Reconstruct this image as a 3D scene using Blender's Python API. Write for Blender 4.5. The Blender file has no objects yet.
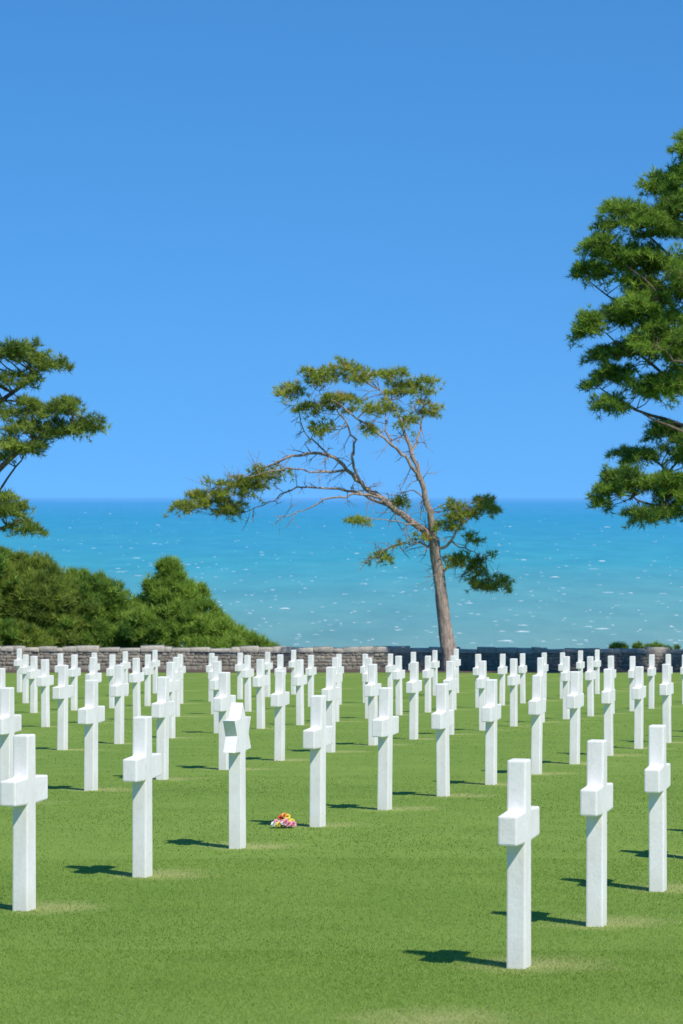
import bpy, math, random, bmesh
import numpy as np
from mathutils import Vector, Matrix
from mathutils import noise as mn
random.seed(7); rng=np.random.default_rng(11)
scene=bpy.context.scene
col=scene.collection
scene.view_settings.view_transform='Standard'
scene.view_settings.look='None'
scene.view_settings.exposure=0

# ------------------------------------------------------------ terrain profile
PTS=[(-400,-12.1),(0,1.75),(14.3,2.235),(16.5,2.325),(18.5,2.385),(20.8,2.432),(22.7,2.497),(24.6,2.567),(26.5,2.638),(28.4,2.722),(30.3,2.798),(34,2.93),(40,3.19),(50,3.66),(64,4.33),(76,4.74),(90,5.16),(100,5.6),(106,7.2),(125,20),(160,49),(240,62),(500,64)]
PX=np.array([p[0] for p in PTS],float); PH=np.array([p[1] for p in PTS],float)
def hfun(y):
    y=np.asarray(y,float); s=0
    k=np.where(y>32,1.0,.35)
    for o in (-3,-1.5,0,1.5,3): s=s+np.interp(y+o*k,PX,PH)
    return s/5
def gz(x,y):
    return 1.75-hfun(y)+0.008*np.sin(np.asarray(x)*0.9+1)*np.sin(np.asarray(y)*0.37)
SEA_Z=1.75-50.0

# ------------------------------------------------------------ helpers
def mesh_from(name,verts,faces,tint=None,smooth=False):
    verts=np.asarray(verts,np.float32); faces=np.asarray(faces,np.int32)
    me=bpy.data.meshes.new(name)
    k=faces.shape[1]
    me.vertices.add(len(verts)); me.vertices.foreach_set('co',verts.ravel())
    me.loops.add(faces.size); me.loops.foreach_set('vertex_index',faces.ravel())
    me.polygons.add(len(faces))
    me.polygons.foreach_set('loop_start',np.arange(0,faces.size,k,dtype=np.int32))
    me.polygons.foreach_set('loop_total',np.full(len(faces),k,dtype=np.int32))
    if smooth: me.polygons.foreach_set('use_smooth',np.ones(len(faces),dtype=bool))
    me.update(calc_edges=True)
    if tint is not None:
        a=me.attributes.new('tint','FLOAT','POINT'); a.data.foreach_set('value',np.asarray(tint,np.float32))
    me.validate()
    return me
def obj(name,me,mat=None,parent=None,**kw):
    o=bpy.data.objects.new(name,me)
    if mat and me is not None and len(me.materials)==0: me.materials.append(mat)
    col.objects.link(o)
    if parent: o.parent=parent
    for k,v in kw.items(): o[k]=v
    return o
def new_mat(name):
    m=bpy.data.materials.new(name); m.use_nodes=True
    nt=m.node_tree; b=nt.nodes['Principled BSDF']
    return m,nt,b
def N(nt,t,**kw):
    n=nt.nodes.new(t)
    for k,v in kw.items():
        if k in n.inputs: n.inputs[k].default_value=v
        else: setattr(n,k,v)
    return n
def L(nt,a,b): nt.links.new(a,b)
def ramp(nt,fac,stops):
    r=nt.nodes.new('ShaderNodeValToRGB'); e=r.color_ramp.elements
    while len(e)<len(stops): e.new(0.5)
    for i,(p,c) in enumerate(stops):
        e[i].position=p; e[i].color=(c[0],c[1],c[2],1)
    L(nt,fac,r.inputs[0]); return r.outputs[0]
def mix(nt,f,a,b,blend='MIX'):
    m=nt.nodes.new('ShaderNodeMix'); m.data_type='RGBA'; m.blend_type=blend
    for s,v in ((m.inputs[0],f),(m.inputs[6],a),(m.inputs[7],b)):
        if hasattr(v,'links'): L(nt,v,s)
        elif isinstance(v,(int,float)): s.default_value=v
        else: s.default_value=(v[0],v[1],v[2],1)
    return m.outputs[2]
def math_(nt,op,a,b=None,clamp=False):
    m=nt.nodes.new('ShaderNodeMath'); m.operation=op; m.use_clamp=clamp
    for s,v in zip(m.inputs,(a,b)):
        if v is None: continue
        if hasattr(v,'links'): L(nt,v,s)
        else: s.default_value=v
    return m.outputs[0]
def noise(nt,vec,scale,detail=4,rough=.6):
    n=N(nt,'ShaderNodeTexNoise'); n.inputs['Scale'].default_value=scale
    n.inputs['Detail'].default_value=detail; n.inputs['Roughness'].default_value=rough
    if vec is not None: L(nt,vec,n.inputs['Vector'])
    return n.outputs['Fac']
def scaled(nt,vec,s):
    m=N(nt,'ShaderNodeMapping'); m.inputs['Scale'].default_value=s; L(nt,vec,m.inputs['Vector']); return m.outputs[0]

# ------------------------------------------------------------ lattice of graves
A0=np.array([0.846,14.30]); V=np.array([0.537,1.905]); U=np.array([-3.178,0.78])

# ------------------------------------------------------------ materials
def lawn_material():
    m,nt,b=new_mat('lawn_ground')
    geo=N(nt,'ShaderNodeNewGeometry'); pos=geo.outputs['Position']
    sep=N(nt,'ShaderNodeSeparateXYZ'); L(nt,pos,sep.inputs[0])
    x,y=sep.outputs[0],sep.outputs[1]
    big=noise(nt,scaled(nt,pos,(.6,1,1)),0.32,5,.65); mid=noise(nt,pos,1.6,6,.7); fine=noise(nt,pos,60,5,.75)
    c=ramp(nt,big,[(0.32,(0.110,0.205,0.024)),(0.68,(0.215,0.310,0.048))])
    c=mix(nt,0.55,c,ramp(nt,mid,[(0.3,(0.105,0.19,0.022)),(0.7,(0.24,0.335,0.058))]))
    c=mix(nt,0.30,c,ramp(nt,fine,[(0.3,(0.095,0.175,0.020)),(0.72,(0.27,0.38,0.08))]))
    Mx=np.linalg.inv(np.array([[V[0],U[0]],[V[1],U[1]]]))
    dx=math_(nt,'SUBTRACT',x,float(A0[0]+0.12)); dy=math_(nt,'SUBTRACT',y,float(A0[1]+0.12))
    def lin(r):
        return math_(nt,'ADD',math_(nt,'MULTIPLY',dx,float(r[0])),math_(nt,'MULTIPLY',dy,float(r[1])))
    fr=[]
    for r,l in ((Mx[0],float(np.linalg.norm(V))),(Mx[1],float(np.linalg.norm(U)))):
        a=math_(nt,'ADD',lin(r),0.5); a=math_(nt,'FRACT',a); a=math_(nt,'SUBTRACT',a,0.5)
        fr.append(math_(nt,'MULTIPLY',a,l))
    d=math_(nt,'SQRT',math_(nt,'ADD',math_(nt,'POWER',fr[0],2.0),math_(nt,'POWER',fr[1],2.0)))
    d=math_(nt,'ADD',d,math_(nt,'MULTIPLY',math_(nt,'SUBTRACT',noise(nt,pos,2.2,3),0.5),0.8))
    patch=math_(nt,'SUBTRACT',1.0,math_(nt,'DIVIDE',d,0.42),True)
    patch=math_(nt,'MULTIPLY',patch,1.1,True)
    c=mix(nt,math_(nt,'MULTIPLY',patch,0.75),c,(0.36,0.37,0.13))
    yn=math_(nt,'ADD',y,math_(nt,'MULTIPLY',math_(nt,'SUBTRACT',noise(nt,pos,1.2,3),0.5),0.8))
    soil=ramp(nt,noise(nt,pos,6,5),[(0.3,(0.07,0.052,0.04)),(0.7,(0.15,0.11,0.08))])
    c=mix(nt,math_(nt,'GREATER_THAN',yn,86),c,soil)
    rough=ramp(nt,noise(nt,pos,1.5,6),[(0.3,(0.03,0.05,0.015)),(0.7,(0.07,0.09,0.03))])
    c=mix(nt,math_(nt,'GREATER_THAN',yn,92.5),c,rough)
    L(nt,c,b.inputs['Base Color']); b.inputs['Roughness'].default_value=.9
    b.inputs['Specular IOR Level'].default_value=.15
    bp=N(nt,'ShaderNodeBump'); bp.inputs['Strength'].default_value=.25; bp.inputs['Distance'].default_value=.02
    L(nt,fine,bp.inputs['Height']); L(nt,bp.outputs[0],b.inputs['Normal'])
    return m
def leafy(name,dark,light,dry=None,transl=.25):
    m,nt,b=new_mat(name)
    at=N(nt,'ShaderNodeAttribute'); at.attribute_name='tint'
    stops=[(0.0,dark),(0.85 if dry else 1.0,light)]
    if dry: stops.append((0.97,dry))
    c=ramp(nt,at.outputs['Fac'],stops)
    L(nt,c,b.inputs['Base Color']); b.inputs['Roughness'].default_value=.55
    b.inputs['Specular IOR Level'].default_value=.3
    tr=N(nt,'ShaderNodeBsdfTranslucent'); L(nt,c,tr.inputs[0])
    ms=N(nt,'ShaderNodeMixShader'); ms.inputs[0].default_value=transl
    L(nt,b.outputs[0],ms.inputs[1]); L(nt,tr.outputs[0],ms.inputs[2])
    L(nt,ms.outputs[0],nt.nodes['Material Output'].inputs[0])
    return m
def marble_material():
    m,nt,b=new_mat('white_marble')
    tc=N(nt,'ShaderNodeTexCoord'); oi=N(nt,'ShaderNodeObjectInfo')
    add=N(nt,'ShaderNodeVectorMath'); L(nt,tc.outputs['Object'],add.inputs[0])
    L(nt,oi.outputs['Location'],add.inputs[1]); p=add.outputs[0]
    n1=noise(nt,scaled(nt,p,(1,1,.45)),7,6,.65)
    c=ramp(nt,n1,[(0.25,(0.78,0.74,0.69)),(0.6,(0.90,0.865,0.82))])
    vein=noise(nt,p,24,6,.7)
    c=mix(nt,math_(nt,'MULTIPLY',ramp(nt,vein,[(0.52,(0,0,0)),(0.7,(1,1,1))]),0.32),c,(0.60,0.58,0.54))
    sep=N(nt,'ShaderNodeSeparateXYZ'); L(nt,tc.outputs['Object'],sep.inputs[0])
    g=math_(nt,'SUBTRACT',0.16,sep.outputs[2]); g=math_(nt,'MULTIPLY',g,math_(nt,'MULTIPLY',n1,6.0),True)
    c=mix(nt,math_(nt,'MULTIPLY',g,.5),c,(0.48,0.50,0.36))
    L(nt,c,b.inputs['Base Color']); b.inputs['Roughness'].default_value=.55
    b.inputs['Specular IOR Level'].default_value=.3
    bp=N(nt,'ShaderNodeBump'); bp.inputs['Strength'].default_value=.15; bp.inputs['Distance'].default_value=.01
    L(nt,noise(nt,p,60,4),bp.inputs['Height']); L(nt,bp.outputs[0],b.inputs['Normal'])
    return m
def bark_material(name,c1,c2):
    m,nt,b=new_mat(name)
    tc=N(nt,'ShaderNodeTexCoord'); p=scaled(nt,tc.outputs['Object'],(1,1,.3))
    n=noise(nt,p,14,6,.7)
    L(nt,ramp(nt,n,[(0.35,c1),(0.65,c2)]),b.inputs['Base Color']); b.inputs['Roughness'].default_value=.9
    bp=N(nt,'ShaderNodeBump'); bp.inputs['Strength'].default_value=.9; bp.inputs['Distance'].default_value=.05
    L(nt,n,bp.inputs['Height']); L(nt,bp.outputs[0],b.inputs['Normal'])
    return m
def plain(name,c,r=.6):
    m,nt,b=new_mat(name); tc=N(nt,'ShaderNodeTexCoord')
    n=noise(nt,tc.outputs['Object'],30,3)
    L(nt,ramp(nt,n,[(0.3,tuple(v*.8 for v in c)),(0.7,c)]),b.inputs['Base Color']); b.inputs['Roughness'].default_value=r
    return m

M_lawn=lawn_material(); M_marble=marble_material()
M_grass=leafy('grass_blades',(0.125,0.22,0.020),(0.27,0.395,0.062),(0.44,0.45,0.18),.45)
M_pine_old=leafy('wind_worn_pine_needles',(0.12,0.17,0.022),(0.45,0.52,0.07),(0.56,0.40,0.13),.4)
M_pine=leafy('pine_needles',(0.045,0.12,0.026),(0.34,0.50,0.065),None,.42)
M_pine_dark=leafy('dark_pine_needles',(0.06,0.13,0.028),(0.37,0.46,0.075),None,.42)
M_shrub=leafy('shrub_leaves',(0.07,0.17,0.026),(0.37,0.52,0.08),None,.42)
M_bark=bark_material('grey_pine_bark',(0.17,0.125,0.10),(0.48,0.38,0.31))
M_bark2=bark_material('brown_pine_bark',(0.07,0.05,0.035),(0.20,0.15,0.11))

# ------------------------------------------------------------ ground
xs=np.unique(np.concatenate([np.linspace(-400,-40,19),np.arange(-40,40.1,1.0),np.linspace(40,400,19)]))
ys=np.unique(np.concatenate([np.linspace(-400,0,21),np.arange(0,130,.5),np.linspace(130,300,18)]))
X,Y=np.meshgrid(xs,ys); Z=gz(X,Y)
nx,ny=len(xs),len(ys)
idx=np.arange(nx*ny).reshape(ny,nx)
F=np.stack([idx[:-1,:-1],idx[:-1,1:],idx[1:,1:],idx[1:,:-1]],-1).reshape(-1,4)
obj('ground',mesh_from('ground',np.stack([X,Y,Z],-1).reshape(-1,3),F,smooth=True),M_lawn,kind='structure',label='short mown green cemetery lawn sloping towards the sea',category='lawn')

# ------------------------------------------------------------ grass blades
def blades():
    Vs=[];T=[];tot=0
    for (d0,d1,n,h,w) in ((11.3,15,130000,.010,.0038),(15,20,95000,.010,.005),(20,30,60000,.010,.008),(30,48,20000,.011,.012)):
        y=d0+(d1-d0)*rng.random(n)**0.9
        x=(rng.random(n)*2-1)*(y*0.14+0.3)
        z=gz(x,y)
        hh=h*(.6+.8*rng.random(n)); a=rng.random(n)*6.283; ww=w*(.7+.6*rng.random(n))
        lx=rng.normal(0,.9,n)*hh; ly=rng.normal(0,.9,n)*hh
        dx=np.cos(a)*ww*.5; dy=np.sin(a)*ww*.5
        v=np.empty((n,3,3)); v[:,0]=np.stack([x-dx,y-dy,z-.003],-1); v[:,1]=np.stack([x+dx,y+dy,z-.003],-1)
        v[:,2]=np.stack([x+lx,y+ly,z+hh],-1)
        Vs.append(v.reshape(-1,3))
        q=np.stack([x-A0[0]-.12,y-A0[1]-.12],-1)@np.linalg.inv(np.array([V,U]))
        q=(q+.5)%1-.5; dd=np.hypot(q[:,0]*1.98,q[:,1]*3.28)
        t=.54+.12*rng.normal(size=n)+.15*np.sin(x*1.3+np.sin(y*.8)*2)+.14*np.sin(y*1.1+x)+.3*np.clip((13.4-y)/1.2,0,1)
        t=np.where((rng.random(n)<(0.5-dd)*1.6),.97,np.clip(t,0,.88))
        t=np.where(rng.random(n)<.02+.2*np.clip((13.2-y)/1.0,0,1),.95,t)
        T.append(np.repeat(t,3)); tot+=n
    return np.concatenate(Vs),np.arange(tot*3).reshape(-1,3),np.concatenate(T)
v,f,t=blades()
obj('grass',mesh_from('grass',v,f,t),M_grass,kind='stuff',label='short green grass blades of a mown lawn',category='grass')

# ------------------------------------------------------------ sea
m,nt,b=new_mat('sea_water')
geo=N(nt,'ShaderNodeNewGeometry'); pos=geo.outputs['Position']
sep=N(nt,'ShaderNodeSeparateXYZ'); L(nt,pos,sep.inputs[0])
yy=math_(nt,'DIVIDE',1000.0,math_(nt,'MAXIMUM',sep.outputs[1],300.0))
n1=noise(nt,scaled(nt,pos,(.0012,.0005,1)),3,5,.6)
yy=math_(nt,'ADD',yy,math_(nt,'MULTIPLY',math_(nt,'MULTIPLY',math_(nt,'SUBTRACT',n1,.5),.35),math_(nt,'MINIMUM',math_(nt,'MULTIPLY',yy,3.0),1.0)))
c=ramp(nt,yy,[(0.0,(0.14,0.365,0.67)),(0.045,(0.065,0.30,0.54)),(0.14,(0.04,0.29,0.46)),(0.42,(0.055,0.335,0.42)),(0.78,(0.13,0.35,0.36)),(1.0,(0.18,0.35,0.325))])  # farthest stops paint horizon haze into the water colour, paling towards the sky
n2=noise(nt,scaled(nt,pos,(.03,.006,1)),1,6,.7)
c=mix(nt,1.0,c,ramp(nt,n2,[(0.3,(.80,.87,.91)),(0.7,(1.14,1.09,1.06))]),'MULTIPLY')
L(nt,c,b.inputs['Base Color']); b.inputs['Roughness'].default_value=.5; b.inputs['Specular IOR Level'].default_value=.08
bp=N(nt,'ShaderNodeBump'); bp.inputs['Strength'].default_value=.4; bp.inputs['Distance'].default_value=1.0
L(nt,noise(nt,scaled(nt,pos,(.12,.05,1)),1,5,.7),bp.inputs['Height']); L(nt,bp.outputs[0],b.inputs['Normal'])
M_sea=m
g=np.array([-200000,-60000,-20000,-6000,-2000,0,2000,6000,20000,60000,200000],float)
X,Y=np.meshgrid(g,g); k=len(g); idx=np.arange(k*k).reshape(k,k)
F=np.stack([idx[:-1,:-1],idx[:-1,1:],idx[1:,1:],idx[1:,:-1]],-1).reshape(-1,4)
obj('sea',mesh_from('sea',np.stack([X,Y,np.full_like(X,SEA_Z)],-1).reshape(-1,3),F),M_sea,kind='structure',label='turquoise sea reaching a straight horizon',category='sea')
vs=[];fs=[]
M_foam=plain('sea_foam',(.62,.72,.76),.8)
for i in range(1000):
    q=random.random(); d=1/(1/1000+q*(1/9000-1/1000)) if i%3 else 1/(1/1000+random.random()*(1/22000-1/1000))
    x=random.uniform(-.2,.2)*d; big=random.random()<.12
    w=random.uniform(1.0,3.0)*(2.5 if big else 1)*(d/1500)**.3
    hh=random.uniform(.12,.30)*(1.8 if big else 1)*(d/1500)**.5; seg=5; b0=len(vs); sk=random.uniform(-.3,.3)*w
    for j in range(seg+1):
        u=j/seg; e=math.sin(math.pi*u)**.7*random.uniform(.4,1)
        px=x+(u-.5)*w; py=d+sk*(u-.5)+random.uniform(-.3,.3)
        vs+= [(px,py-.9*e-.1,SEA_Z+.02),(px,py,SEA_Z+.03+hh*e),(px,py+1.2*e+.1,SEA_Z+.02)]
    for j in range(seg):
        a=b0+j*3; fs+=[(a,a+3,a+4,a+1),(a+1,a+4,a+5,a+2)]
obj('sea_foam',mesh_from('sea_foam',vs,fs),M_foam,kind='stuff',label='small white wave crests scattered over the sea',category='sea foam')

# ------------------------------------------------------------ grave markers
W=.122; T=.092; SP=.47
def extrude_outline(name,outline,thick,bev):
    bm=bmesh.new()
    vs=[bm.verts.new((x,-thick/2,z)) for x,z in outline]
    f=bm.faces.new(vs)
    r=bmesh.ops.extrude_face_region(bm,geom=[f])
    for v in r['geom']:
        if isinstance(v,bmesh.types.BMVert): v.co.y+=thick
    bmesh.ops.recalc_face_normals(bm,faces=bm.faces)
    bmesh.ops.bevel(bm,geom=list(bm.edges),offset=bev,segments=2,affect='EDGES',profile=.6)
    me=bpy.data.meshes.new(name); bm.to_mesh(me); bm.free()
    return me
w=W/2; s=SP/2
cross=[(-w*1.10,-.15),(w*1.10,-.15),(w,.605),(s,.612),(s,.752),(w,.76),(w*.92,1.0),(-w*.92,1.0),(-w,.76),(-s,.752),(-s,.612),(-w,.605)]
me_cross=extrude_outline('memorial_cross',cross,T,.009)
R=.22; r=R/math.sqrt(3)*1.05; zc=1-R
star=[]
for i in range(12):
    a=math.pi/2+i*math.pi/6; q=R if i%2==0 else r
    star.append((q*math.cos(a),zc+q*math.sin(a)))
def on(pa,pb,x):
    t=(x-pa[0])/(pb[0]-pa[0]); return (x,pa[1]+t*(pb[1]-pa[1]))
a5,a6,a7=star[5],star[6],star[7]
out=star[:6]+[on(a5,a6,-w*.95),(-w*1.05,-.15),(w*1.05,-.15),on(a6,a7,w*.95)]+star[7:]
me_star=extrude_outline('memorial_star',out,T*.95,.004)
me_cross.materials.append(M_marble); me_star.materials.append(M_marble)
ang=math.atan2(V[1],V[0])
GR='white marble grave markers standing in rows'
cnt=0
for j in range(-2,12):
    for i in range(-32,34):
        vv=V if j else np.array([.529,1.87])
        x,y=A0+i*vv+j*U
        if y<13.5 or y>69.5: continue
        if abs(x)>y*.1138+.9: continue
        star_here=abs(x+.733)<.2 and abs(y-20.8)<.7
        me=me_star if star_here else me_cross
        nm='memorial_star' if star_here else 'memorial_cross'
        lab='white marble Star of David grave marker standing on lawn' if star_here else 'white marble Latin cross grave marker standing on lawn'
        if abs(x+.197)<.2 and abs(y-22.7)<.7: lab='white marble Latin cross grave marker with flowers at its foot'
        jx,jy=random.uniform(-.01,.01),random.uniform(-.02,.02)
        if not j: jx=jy=0
        o=obj(nm,me,None,None,label=lab,category='grave marker',group=GR)
        o.location=(x+jx,y+jy,float(gz(x,y)))
        o.rotation_euler=(math.radians(random.uniform(-.7,.7)),math.radians(random.uniform(-.6,.6)),ang+math.radians(random.uniform(-2,2)))
        o.scale=(1,1,random.uniform(.985,1.012))
        cnt+=1
print('markers',cnt)

# ------------------------------------------------------------ bouquet
bx,by=-.43,22.55; bz=float(gz(bx,by))
root=bpy.data.objects.new('flower_bouquet',None); col.objects.link(root); root.location=(bx,by,bz); root.scale=(.8,.8,.8)
root['label']='small bouquet of red, pink, yellow and white flowers lying on grass'; root['category']='flowers'
def blossom(center,rad,mat,seed):
    rr=random.Random(seed); bm=bmesh.new()
    for ring,(n,tilt,l) in enumerate(((8,.15,1.0),(8,.55,.85),(6,1.0,.6),(4,1.35,.45))):
        for i in range(n):
            a=2*math.pi*(i+ring*.4)/n+rr.uniform(-.1,.1); le=rad*l
            d=Vector((math.cos(a)*math.cos(tilt),math.sin(a)*math.cos(tilt),math.sin(tilt)))
            s_=Vector((-math.sin(a),math.cos(a),0))*le*.45
            up=Vector((0,0,1))*le*.12
            p0=Vector((0,0,0)); p1=d*le*.6+s_+up; p2=d*le*1.0+up*1.4; p3=d*le*.6-s_+up
            bm.faces.new([bm.verts.new(p) for p in (p0,p1,p2,p3)])
    me=bpy.data.meshes.new('blossom'); bm.to_mesh(me); bm.free()
    o=obj('blossom',me,mat,root); o.location=center
    o.rotation_euler=(rr.uniform(.5,1.0),rr.uniform(-.3,.4),rr.uniform(-.4,.4))
    return o
cols={'red':plain('red_petals',(.75,.05,.05)),'pink':plain('pink_petals',(.85,.36,.45)),'yellow':plain('yellow_petals',(.9,.72,.10)),'white':plain('white_petals',(.88,.86,.80)),'orange':plain('orange_petals',(.88,.40,.08))}
fl=[(-.07,-.02,.045,'pink'),(-.035,-.045,.04,'pink'),(.0,-.01,.105,'orange'),(.035,-.04,.065,'yellow'),(.07,-.02,.05,'yellow'),(-.005,-.07,.035,'white'),(.04,-.07,.03,'pink'),(-.05,-.06,.028,'yellow'),(-.03,.0,.085,'red'),(.085,-.05,.03,'pink'),(-.095,-.04,.03,'white'),(.03,0,.095,'yellow'),(.015,-.06,.055,'pink')]
for i,(x,y,z,c) in enumerate(fl): blossom((x,y,z+.01),.034,cols[c],i)
bm=bmesh.new(); rr=random.Random(3)
for i in range(46):
    a=rr.uniform(0,6.28); l=rr.uniform(.05,.11); wd_=.008
    p=Vector((rr.uniform(-.06,.06),rr.uniform(-.04,.04),.005)); q=p+Vector((math.cos(a)*l*.9,abs(math.sin(a))*l*.5,rr.uniform(.01,.08)))
    sd=Vector((-math.sin(a),math.cos(a),0))*wd_
    bm.faces.new([bm.verts.new(v) for v in (p,(p+q)/2+sd,q,(p+q)/2-sd)])
me=bpy.data.meshes.new('leaves'); bm.to_mesh(me); bm.free()
obj('leaves',me,plain('bouquet_leaves',(.10,.22,.04)),root)
bm=bmesh.new(); k=14
vb=bm.verts.new((.13,.05,.01)); ring=[]
for i in range(k):
    a=math.pi*i/(k-1)*1.6-math.pi*.8+math.pi
    ring.append(bm.verts.new((-.03+.08*math.cos(a)*1.1,.02+.06*math.sin(a)*.8,.02+.012*(i%2)+.03*abs(math.sin(a)))))
for i in range(k-1): bm.faces.new([vb,ring[i],ring[i+1]])
me=bpy.data.meshes.new('wrapping'); bm.to_mesh(me); bm.free()
obj('wrapping',me,plain('pale_paper',(.72,.70,.70)),root)

# ------------------------------------------------------------ stone wall
M_stone,nt,b=new_mat('rubble_stone')
at=N(nt,'ShaderNodeAttribute'); at.attribute_name='tint'; geo=N(nt,'ShaderNodeNewGeometry')
c=ramp(nt,at.outputs['Fac'],[(0,(0.20,0.18,0.145)),(0.5,(0.29,0.26,0.21)),(1.0,(0.50,0.46,0.39))])
n=noise(nt,geo.outputs['Position'],9,6,.7)
c=mix(nt,1.0,c,ramp(nt,n,[(0.3,(.72,.72,.72)),(0.7,(1.2,1.18,1.13))]),'MULTIPLY')
L(nt,c,b.inputs['Base Color']); b.inputs['Roughness'].default_value=.95
bp=N(nt,'ShaderNodeBump'); bp.inputs['Distance'].default_value=.04; bp.inputs['Strength'].default_value=.7; L(nt,n,bp.inputs['Height']); L(nt,bp.outputs[0],b.inputs['Normal'])
vs=[];fs=[];ts=[]
rw=random.Random(5)
def stone(x0,x1,z0,z1,yc,yd,tint):
    b0=len(vs)
    c=[(x0,yc-yd,z0),(x1,yc-yd,z0),(x1,yc+yd,z0),(x0,yc+yd,z0),(x0,yc-yd,z1),(x1,yc-yd,z1),(x1,yc+yd,z1),(x0,yc+yd,z1)]
    cx,cz=(x0+x1)/2,(z0+z1)/2
    j=lambda a:rw.uniform(-a,a)
    P=[Vector(p)+Vector((j(.012),j(.02),j(.012))) for p in c]
    for p in P: vs.append(tuple(p)); ts.append(tint)
    for k in (0,1,5,4):
        p=P[k]; vs.append((p.x+(cx-p.x)*.15,p.y-.012+j(.006),p.z+(cz-p.z)*.2)); ts.append(tint)
    a=b0
    fs.extend([(a+8,a+9,a+10,a+11),(a,a+1,a+9,a+8),(a+1,a+5,a+10,a+9),(a+5,a+4,a+11,a+10),(a+4,a,a+8,a+11),
      (a+4,a+5,a+6,a+7),(a+1,a+2,a+6,a+5),(a+2,a+3,a+7,a+6),(a+3,a,a+4,a+7)])
WY=90.0
def wz(x): return float(gz(x,WY))-.004*x
for (z0,z1,wl,wh,tl,th,yd) in ((-.15,.11,.1,.28,.0,.4,.25),(.11,.21,.08,.26,.1,.5,.247),(.21,.31,.08,.26,.15,.6,.245),(.31,.41,.08,.26,.2,.65,.243),(.41,.51,.08,.26,.25,.7,.241),(.51,.66,.2,.7,.75,1.0,.27)):
    x=-32
    while x<32:
        wd_=rw.uniform(wl,wh); zt=z1+(rw.uniform(-.05,.03) if z1>.6 else 0)
        stone(x+.002,x+wd_-.002,wz(x)+z0+.002,wz(x)+zt-.002,WY+x*.01,yd,rw.uniform(tl,th))
        x+=wd_
b0=len(vs)
for px in (-32,32):
    for py,pz in ((-.234,-.3),(.234,-.3),(.234,.58),(-.234,.58)):
        vs.append((px,WY+px*.01+py,wz(px)+pz)); ts.append(.3)
for k in range(4): fs.append((b0+k,b0+(k+1)%4,b0+4+(k+1)%4,b0+4+k))
obj('stone_wall',mesh_from('stone_wall',vs,fs,ts),M_stone,label='low rough grey stone wall along the edge of the lawn',category='wall')

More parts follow.
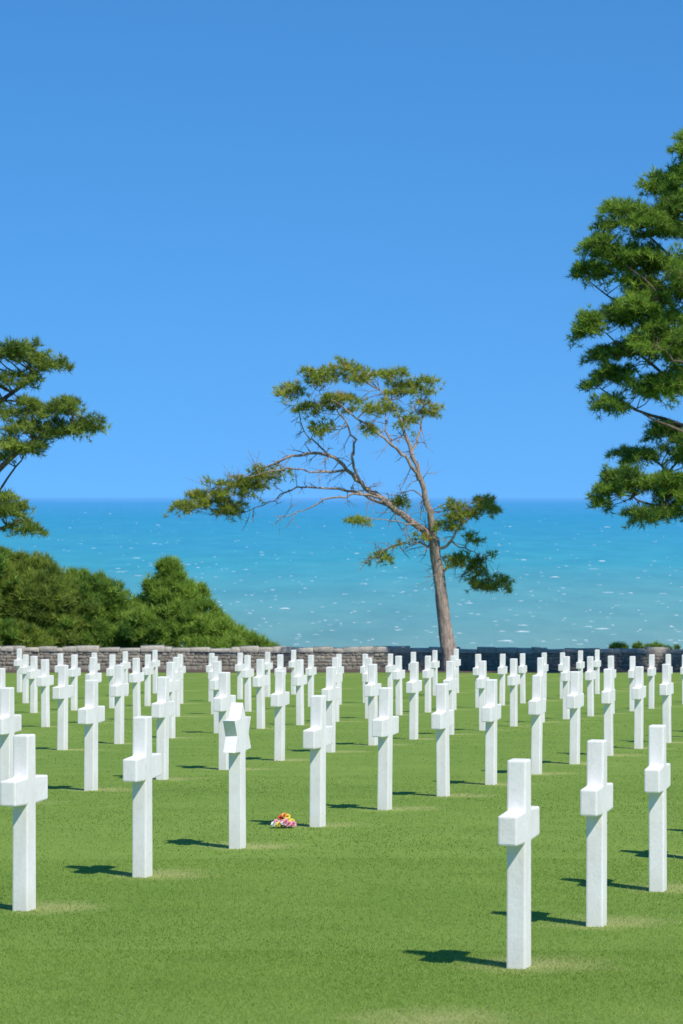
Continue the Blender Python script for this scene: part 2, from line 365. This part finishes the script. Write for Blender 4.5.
# ------------------------------------------------------------ trees
class Tree:
    def __init__(s,seed): s.v=[];s.f=[];s.nodes=[];s.nv=[];s.nt=[];s.r=np.random.default_rng(seed)
    def tube(s,pts,rad,seg=7,jit=0.0,sub=4,reg=True):
        P=[np.array(p,float) for p in pts]; out=[];rr=[]
        n=len(P)
        for i in range(n-1):
            p0=P[max(i-1,0)];p1=P[i];p2=P[i+1];p3=P[min(i+2,n-1)]
            for k in range(sub):
                t=k/sub
                q=.5*((2*p1)+(-p0+p2)*t+(2*p0-5*p1+4*p2-p3)*t*t+(-p0+3*p1-3*p2+p3)*t**3)
                if jit and (i or k): q=q+s.r.normal(0,jit,3)
                out.append(q); rr.append(rad[i]+(rad[i+1]-rad[i])*t)
        out.append(P[-1]); rr.append(rad[-1])
        b0=len(s.v)
        for i,q in enumerate(out):
            t=out[min(i+1,len(out)-1)]-out[max(i-1,0)]; t/=np.linalg.norm(t)+1e-9
            a=np.cross(t,[0.3,1,0.1]); a/=np.linalg.norm(a)+1e-9; c=np.cross(t,a)
            for k in range(seg):
                th=2*math.pi*k/seg; rj=rr[i]*(1+.12*math.sin(3*th+i))
                s.v.append(q+(a*math.cos(th)+c*math.sin(th))*rj)
            if reg: s.nodes.append((q,rr[i]))
        for i in range(len(out)-1):
            for k in range(seg):
                a=b0+i*seg+k; b=b0+i*seg+(k+1)%seg
                s.f.append((a,b,b+seg,a+seg))
    def freeze(s): s.NP=np.array([n[0] for n in s.nodes]); s.NR=np.array([n[1] for n in s.nodes])
    def tufts(s,C,L_,n,w,tint,outdir):
        m=len(C); r=s.r
        d=r.normal(size=(m,n,3))+outdir[:,None,:]*1.4; d/=np.linalg.norm(d,axis=2,keepdims=True)
        ll=L_*(.6+.6*r.random((m,n,1)))
        sd=np.cross(d,r.normal(size=(m,n,3))); sd/=np.linalg.norm(sd,axis=2,keepdims=True)+1e-9
        base=C[:,None,:]+d*ll*.1
        v=np.stack([base-sd*w*.5,base+sd*w*.5,base+d*ll],2)
        s.nv.append(v.reshape(-1,3))
        tt=np.clip(tint[:,None]+r.normal(0,.08,(m,n)),0,1)
        s.nt.append(np.repeat(tt.ravel(),3))
    def pad(s,c,rad,th,nt,L_,nn,w,center,tb=.5,twig=True,twr=.012,tilt=0.0):
        r=s.r; c=np.array(c,float)
        sz=.55+.9*r.random(); rad=rad*sz; th=th*(.5+.9*r.random())
        if twig:
            dd=np.linalg.norm((s.NP-c)*np.array([1,1,1.3]),axis=1)+(s.NP[:,2]>c[2]+.3)*.8
            k=int(np.argmin(dd)); q=s.NP[k]; ln=np.linalg.norm(c-q)
            r0=min(s.NR[k]*.7,.010+.014*ln)
            mid=(q+c)/2+r.normal(0,.08*ln,3)
            s.tube([q,mid,c],[r0,r0*.7,twr*.6],4,0,2,False)
        n=int(nt*sz*(.7+.6*r.random()))
        u=r.normal(size=(n,3)); u/=np.linalg.norm(u,axis=1,keepdims=True)
        u*=(r.random((n,1))**.5)*1.2; u[:,2]=np.abs(u[:,2])*1.2-.3
        off=u*np.array([rad,rad,th]); off[:,2]-=.25*(off[:,0]**2+off[:,1]**2)/max(rad,.1)
        if tilt: off[:,2]+=off[:,0]*r.normal(0,tilt)+off[:,1]*r.normal(0,tilt)
        P=c+off
        if twig:
            for k2 in range(min(n,5)):
                s.tube([c,P[k2]],[twr*.5,twr*.3],3,0,1,False)
        out=(P-center); out/=np.linalg.norm(out,axis=1,keepdims=True)+1e-9
        out=out*.65+np.array([0,0,.5])
        base=tb+r.normal(0,.17)
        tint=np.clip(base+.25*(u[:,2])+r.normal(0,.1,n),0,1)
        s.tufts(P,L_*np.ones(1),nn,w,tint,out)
    def clump(s,c,rx,rz,rd,npads,center=None,**kw):
        c=np.array(c,float)
        for i in range(npads):
            u=s.r.normal(size=3); u/=np.linalg.norm(u); u*=s.r.random()**.38
            s.pad(c+u*np.array([rx,rd,rz]),center=c if center is None else center,**kw)
    def finish(s,name,loc,barkmat,leafmat,label,cat):
        root=bpy.data.objects.new(name,None); col.objects.link(root); root.location=loc
        root['label']=label; root['category']=cat
        if s.v: obj('trunk',mesh_from('trunk',np.array(s.v),s.f,smooth=True),barkmat,root)
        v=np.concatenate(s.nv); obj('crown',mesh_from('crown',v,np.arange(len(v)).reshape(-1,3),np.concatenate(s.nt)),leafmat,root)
        return root

# --- lone wind-bent pine
d=88.0; sc=d/3000; ox,oy=449,676
def M(px,py,dy=0): return ((px-ox)*sc,dy,(oy-py)*sc)
t=Tree(3)
_tb=t.tube
def thin(pts,rad,*a,**k): _tb(pts,[q*.80 for q in rad],*a,**k)
t.tube([M(451,684),M(449,655),M(443,610,.1),M(438,568,.1),M(434,538,0)],[.31,.23,.185,.165,.145],10,.008)
thin([M(434,540),M(430,512,-.1),M(421,480,-.2),M(411,452,-.2),M(403,427,-.1),M(393,405,0),M(380,390,.2)],[.16,.12,.095,.075,.055,.04,.02],8,.02)
thin([M(421,480,-.2),M(408,462,-.5),M(392,446,-.7),M(374,430,-.8),M(352,415,-.9),M(330,400,-.9)],[.07,.06,.05,.04,.03,.015],6,.03)
thin([M(411,452,-.2),M(420,430,.2),M(424,410,.4),M(428,390,.5)],[.05,.04,.03,.015],6,.03)
thin([M(434,538),M(415,524,.1),M(398,511,.15),M(380,497,.2),M(364,487,.2),M(347,470,.1),M(330,456,0),M(307,454,0),M(285,458,0),M(264,468,.1),M(240,480,.2),M(215,488,.2)],[.15,.125,.115,.10,.085,.07,.06,.05,.045,.035,.028,.015],8,.022)
thin([M(398,511,.15),M(372,498,.7),M(345,490,.9),M(315,487,.9),M(290,490,.8),M(268,502,.7),M(246,512,.6)],[.07,.055,.045,.035,.03,.02,.012],6,.03)
thin([M(380,497,.2),M(352,495,-.4),M(325,500,-.6),M(298,512,-.7),M(275,516,-.8)],[.05,.04,.03,.02,.01],5,.03)
thin([M(364,487,.2),M(352,462,-.3),M(354,440,-.4),M(345,420,-.5),M(330,402,-.5),M(315,390,-.5)],[.06,.05,.04,.03,.022,.012],6,.03)
thin([M(347,470,.1),M(318,472,-.3),M(288,468,-.5),M(258,475,-.5),M(228,476,-.4)],[.05,.04,.03,.02,.01],5,.03)
thin([M(330,456,0),M(312,440,.4),M(300,420,.6),M(298,398,.6)],[.035,.028,.02,.01],5,.03)
thin([M(392,446,-.7),M(385,425,-.2),M(388,405,.4),M(398,385,.6)],[.035,.03,.02,.01],5,.03)
thin([M(437,552),M(450,541,-.2),M(463,523,-.4),M(482,510,-.4)],[.06,.05,.035,.015],6,.02)
thin([M(439,575),M(452,566,.2),M(468,566,.3),M(494,582,.4)],[.05,.04,.03,.012],6,.02)
thin([M(450,541,-.2),M(462,548,-.1),M(474,552,0),M(484,560,.1)],[.035,.025,.018,.01],5,.02)
thin([M(433,530),M(412,524,-.4),M(390,520,-.6),M(362,520,-.7)],[.04,.03,.02,.01],5,.03)
thin([M(437,548),M(415,543,.3),M(395,545,.5),M(376,556,.5)],[.035,.028,.02,.01],5,.03)
thin([M(426,500,-.1),M(414,490,.3),M(400,495,.5),M(388,505,.6)],[.03,.025,.018,.01],5,.03)
t.freeze()
base=t.NP.copy(); baseR=t.NR.copy()
for k in range(230):
    i=int(t.r.integers(8,len(base)))
    if baseR[i]>.13: continue
    q=base[i]; dr=t.r.normal(size=3)+np.array([-.5,0,.05]); dr/=np.linalg.norm(dr); ln=.2+.5*t.r.random()
    e=q+dr*ln+np.array([0,0,-.08]); mm=q+dr*ln*.5+t.r.normal(0,.06,3)
    t.tube([q,mm,e],[min(.016,baseR[i]*.5),.010,.005],4,0,2,False)
    for z in range(3):
        e2=mm+(dr+t.r.normal(0,.7,3))*ln*.45; t.tube([mm,e2],[.007,.004],3,0,1,False)
kw=dict(rad=.26,th=.12,nt=17,L_=.17,nn=12,w=.023,tb=.52,tilt=.22)
CL=[(198,500,20,9,.3,.5,9),(230,489,30,14,.2,.8,22),(228,508,20,8,.2,.6,8),(263,478,12,12,0,.4,6),(188,507,12,5,.2,.3,4),
 (294,390,16,6,.4,.6,7),(322,376,20,7,0,.8,10),(340,366,8,4,0,.3,3),(360,376,17,8,0,.8,9),(343,402,32,8,-.4,.9,13),(323,428,16,5,-.4,.5,5),
 (390,373,16,5,.3,.7,7),(404,391,22,9,.4,.8,10),(428,384,10,9,.5,.5,6),(430,408,12,6,.4,.5,5),(378,410,22,6,-.4,.8,8),(366,431,12,5,-.6,.4,4),(310,410,14,5,0,.5,5),(402,424,14,4,0,.5,4),
 (456,513,19,10,-.3,.6,12),(484,506,14,10,-.4,.5,11),(445,527,11,5,-.2,.3,4),(491,582,18,8,.4,.5,11),(466,560,15,8,.2,.5,8),(480,570,15,7,.3,.4,6),(472,538,10,6,-.1,.4,3),(484,556,10,5,.1,.3,2),
 (357,521,10,5,-.7,.3,4),(377,557,9,4,.5,.3,3),(394,547,6,3,.4,.2,1),(396,502,11,6,.5,.3,4),(420,540,8,4,.1,.3,2),(280,470,8,5,0,.3,2)]
for (x,y,rx,rz,dy,rd,n) in CL:
    t.clump(M(x,y,dy),rx*sc,rz*sc,rd,n,**kw)
t.finish('pine_tree',((ox-341.5)*sc,d,1.75-(oy-497)*sc),M_bark,M_pine_old,'wind-bent sparse pine with bare twisted branches beside the wall','tree')

# --- pine reaching in from one side
d=82.0; sc=d/3000; ox,oy=-85,678
t=Tree(8)
t.tube([M(-85,690),M(-84,640),M(-78,580,.1),M(-72,520,.1),M(-78,450,0),M(-88,390,0),M(-95,345,0)],[.36,.28,.25,.21,.17,.11,.04],10,.01)
t.tube([M(-78,565),M(-40,515,-.2),M(0,470,-.3),M(35,440,-.3),M(85,425,-.3)],[.12,.1,.08,.055,.02],7,.02)
t.tube([M(-75,500),M(-40,445,.4),M(0,400,.5),M(35,372,.5),M(55,360,.5)],[.11,.09,.06,.04,.02],7,.02)
t.tube([M(-78,600),M(-40,560,-.4),M(0,530,-.5),M(30,520,-.5)],[.09,.07,.045,.02],7,.02)
t.tube([M(-40,515,-.2),M(-10,500,.4),M(20,460,.5)],[.05,.04,.02],6,.02)
t.tube([M(-80,470),M(-120,430,.3),M(-160,390,.2)],[.1,.07,.03],6,.02)
t.freeze()
kw=dict(rad=.32,th=.14,nt=24,L_=.18,nn=12,w=.024,tb=.47,tilt=.15)
CL=[(22,350,28,8,.5,.8,13),(46,363,18,7,.5,.5,7),(10,378,28,6,.3,.7,9),(-34,358,36,16,.3,1.2,18),(68,409,24,8,-.3,.7,12),(90,424,13,6,-.3,.4,6),(45,428,38,8,-.3,.9,20),
 (8,406,32,8,.2,1.0,15),(20,446,30,7,-.3,.9,14),(-5,460,14,5,.3,.6,5),(-40,410,44,20,.2,1.4,22),(12,510,22,7,-.5,.7,11),(26,526,14,4,-.5,.4,5),(0,498,14,4,-.5,.5,4),(-60,500,30,14,-.3,1.1,9),
 (-110,390,50,26,0,1.6,20),(-150,405,40,24,.2,1.2,12),(-95,345,30,14,0,1.1,10)]
for (x,y,rx,rz,dy,rd,n) in CL: t.clump(M(x,y,dy),rx*sc,rz*sc,rd,n,**kw)
t.finish('pine_tree',((ox-341.5)*sc,d,1.75-(oy-497)*sc),M_bark2,M_pine_dark,'pine with layered green foliage on spreading branches','tree')

# --- tall dense pine
d=84.0; sc=d/3000; ox,oy=765,676
t=Tree(21)
t.tube([M(765,690),M(764,620),M(760,540,.1),M(762,440,.1),M(758,340,0),M(760,240,0),M(757,140,0),M(760,50,0)],[.45,.36,.32,.28,.23,.17,.11,.03],10,.01)
for (y0,x1,y1,dy) in ((500,615,492,-.6),(500,640,450,.6),(450,620,400,-.5),(440,600,385,.5),(410,600,330,-.2),(360,590,280,.5),(350,600,245,-.5),(310,625,215,0),(270,655,180,.3),(230,680,150,-.3),
                      (480,880,450,.3),(400,900,350,-.3),(320,880,270,.5),(240,850,180,-.4),(160,815,110,0),(370,650,350,-1.6),(300,660,280,-1.5),(440,700,500,-1.5),(350,700,300,1.8),(250,720,200,-1.6),(450,720,430,1.8)):
    t.tube([M(760,y0),M(760*.6+x1*.4,y0*.7+y1*.3+6,dy*.5),M(760*.25+x1*.75,y0*.25+y1*.75+9,dy*.9),M(x1,y1,dy)],[.08,.06,.035,.012],6,.05)
t.freeze()
kw=dict(rad=.31,th=.18,nt=24,L_=.19,nn=12,w=.026,tilt=.28)
CL=[(692,146,20,17,0,.9,24),(664,183,17,9,.2,.7,13),(686,176,16,15,.2,.7,16),(624,212,20,8,0,.6,12),(604,226,9,5,0,.4,4),(652,226,30,13,-.3,.9,26),(598,246,15,8,-.3,.6,11),(624,256,22,8,-.3,.6,13),(592,270,15,7,.2,.5,10),(648,264,28,14,.3,.9,28),(684,214,26,26,.3,1.3,34),(692,272,32,30,-.6,1.4,42),
 (594,324,17,8,-.2,.6,12),(622,316,18,8,0,.5,11),(648,308,32,14,-.4,.9,32),(612,347,22,8,.2,.6,13),(589,338,7,4,0,.3,3),(660,345,34,20,-.8,1.0,42),(616,374,22,7,.4,.7,13),(593,388,8,4,.4,.3,3),(614,403,17,6,-.3,.6,10),(664,384,34,15,0,1.0,32),(700,345,40,34,.4,1.5,38),(638,288,26,9,.2,.8,15),
 (662,432,19,8,.6,.6,11),(640,455,16,8,.5,.5,10),(686,446,22,16,0,.9,20),(620,473,15,6,-.5,.5,8),(608,492,13,6,-.5,.4,7),(636,486,18,7,-.3,.5,10),(666,484,26,10,-.3,.7,19),(644,516,26,6,-.5,.6,13),(600,508,8,4,-.5,.3,3),(690,500,30,16,0,1.0,22),
 (745,120,40,32,0,1.6,24),(760,60,26,30,0,1.0,16),(765,200,60,34,0,2.0,26),(820,270,60,40,0,2.0,26),(830,370,60,40,0,2.0,26),(800,465,60,28,0,1.8,22),(755,320,50,60,0,2.2,24)]
rc=random.Random(9)
for (x,y,rx,rz,dy,rd,n) in CL:
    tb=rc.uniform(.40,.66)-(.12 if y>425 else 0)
    t.clump(M(x+rc.uniform(-4,4),y+rc.uniform(-4,4),dy),rx*sc,rz*sc,rd,n,tb=tb,**kw)
t.finish('pine_tree',((ox-341.5)*sc,d,1.75-(oy-497)*sc),M_bark2,M_pine,'tall green pine with full uneven crown','tree')

# --- shrubs behind the wall
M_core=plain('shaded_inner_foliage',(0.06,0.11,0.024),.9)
def shrub(name,px,ellipsoids,d,seed,label,leaf=M_shrub,tb=.4,core=True,dens=1.0,pr=.22,nl=.24):
    global sc,ox,oy
    sc=d/3000; ox=px; base=float(gz((px-341.5)*sc,d)); oy=497+(1.75-base)/sc
    t=Tree(seed)
    ch=(oy-min(e[1] for e in ellipsoids))*sc
    for k in range(6):
        a=k*1.05; t.tube([(0,0,-.1),(math.cos(a)*.2,math.sin(a)*.2,ch*.3),(math.cos(a)*.4,math.sin(a)*.4,ch*.5)],[.05,.04,.02],5,.02)
    t.freeze()
    for (x,y,rx,rz,dy) in ellipsoids:
        c=np.array(M(x,y,dy)); R3=np.array([rx*sc,rx*sc*.8,rz*sc])
        n=int((rx*rz*.08+6)*dens)
        for i in range(n):
            u=t.r.normal(size=3); u/=np.linalg.norm(u)
            if u[1]>.35: u[1]*=-1
            if u[2]<-.4: u[2]*=-1
            u*=t.r.uniform(.66,1.08)+(t.r.random()<.3)*t.r.uniform(0,.32)
            t.pad(c+u*R3,pr,pr*.8,18,nl,12,.030,center=c-np.array([0,0,.7]),tb=tb,twig=False,tilt=.3)
    r=t.finish(name,((ox-341.5)*sc,d,base),M_bark2,leaf,label,'shrub')
    if not core: return
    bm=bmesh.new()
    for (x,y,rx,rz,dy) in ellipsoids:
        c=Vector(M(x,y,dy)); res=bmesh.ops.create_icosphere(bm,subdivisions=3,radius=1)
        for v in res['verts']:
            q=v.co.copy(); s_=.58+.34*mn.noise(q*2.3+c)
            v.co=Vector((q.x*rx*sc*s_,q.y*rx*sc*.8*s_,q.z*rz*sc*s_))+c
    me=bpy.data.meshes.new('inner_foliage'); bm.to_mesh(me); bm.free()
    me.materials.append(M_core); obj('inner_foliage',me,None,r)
shrub('shrub',-60,[(-60,600,60,46,0),(-40,575,40,30,.3),(-100,590,50,50,.3),(-60,640,80,26,-.3)],96.5,31,'dense green shrub behind the stone wall')
shrub('shrub',25,[(15,608,46,36,0),(45,615,40,34,-.2),(12,574,20,14,.3),(50,584,18,14,.2),(-8,566,18,14,.1),(34,570,10,10,.3),(20,645,60,20,-.5)],97.5,32,'dense feathery pine shrub behind the stone wall',M_pine_dark,.55)
shrub('shrub',100,[(88,614,36,28,0),(118,624,28,20,.3),(95,592,18,12,.2),(78,583,10,8,.2),(70,640,50,24,-.5),(120,645,40,20,-.5)],98,33,'low rounded green shrub behind the stone wall',M_shrub,.42)
shrub('shrub',172,[(172,610,24,26,0),(150,622,20,20,.2),(196,621,20,18,-.2),(172,586,14,12,0),(170,572,9,8,0),(155,592,11,11,.1),(190,596,11,10,.1),(170,630,46,22,-.3)],97,34,'pointed bushy green pine shrub behind the stone wall',M_shrub,.6)
shrub('shrub',225,[(212,634,22,14,0),(238,643,17,8,0),(226,630,8,6,0),(218,650,34,12,-.3),(256,648,12,5,0),(268,651,6,3,0)],96,35,'low bright green shrub trailing behind the stone wall',M_shrub,.75)
for i,(px,w_) in enumerate(((640,16),(668,12),(617,8))):
    shrub('low_shrub',px,[(px,650,w_,2,0)],93.0,70+i,'sparse small plant showing just above the stone wall',M_shrub,.4,core=False,dens=.75,pr=.10,nl=.17)

# ------------------------------------------------------------ world, sun, camera
el=math.radians(51); hx,hy=.60,-.80
wd=bpy.data.worlds.new('World'); scene.world=wd; wd.use_nodes=True
nt=wd.node_tree; bg=nt.nodes['Background']
sky=N(nt,'ShaderNodeTexSky'); sky.sky_type='NISHITA'; sky.sun_disc=False
sky.sun_elevation=el; sky.sun_rotation=math.atan2(hx,hy)
sky.altitude=0; sky.air_density=1.0; sky.dust_density=0.0; sky.ozone_density=5.0
tc=N(nt,'ShaderNodeTexCoord')
va=N(nt,'ShaderNodeVectorMath',operation='ADD'); L(nt,tc.outputs['Generated'],va.inputs[0]); va.inputs[1].default_value=(0,0,.22)
L(nt,va.outputs[0],sky.inputs['Vector'])
hs=N(nt,'ShaderNodeHueSaturation'); hs.inputs['Hue'].default_value=.492; hs.inputs['Saturation'].default_value=1.22; L(nt,sky.outputs[0],hs.inputs['Color'])
cc=mix(nt,1.0,hs.outputs[0],(.97,1.12,1.28),'MULTIPLY')
L(nt,cc,bg.inputs['Color']); bg.inputs['Strength'].default_value=.14
sl=bpy.data.lights.new('sun','SUN'); sl.energy=4.8; sl.angle=math.radians(.9); sl.color=(1,.95,.86)
so=bpy.data.objects.new('sun',sl); col.objects.link(so)
so.rotation_euler=Vector((-hx*math.cos(el),-hy*math.cos(el),-math.sin(el))).to_track_quat('-Z','Y').to_euler()
cam=bpy.data.cameras.new('camera'); co=bpy.data.objects.new('camera',cam); col.objects.link(co)
cam.sensor_fit='VERTICAL'; cam.sensor_height=36; cam.lens=3000/1024*36
cam.clip_start=.5; cam.clip_end=500000
co.location=(0,0,1.75); co.rotation_euler=(math.radians(90)-15/3000,0,0)
cam.dof.use_dof=True; cam.dof.focus_distance=24; cam.dof.aperture_fstop=9
scene.camera=co
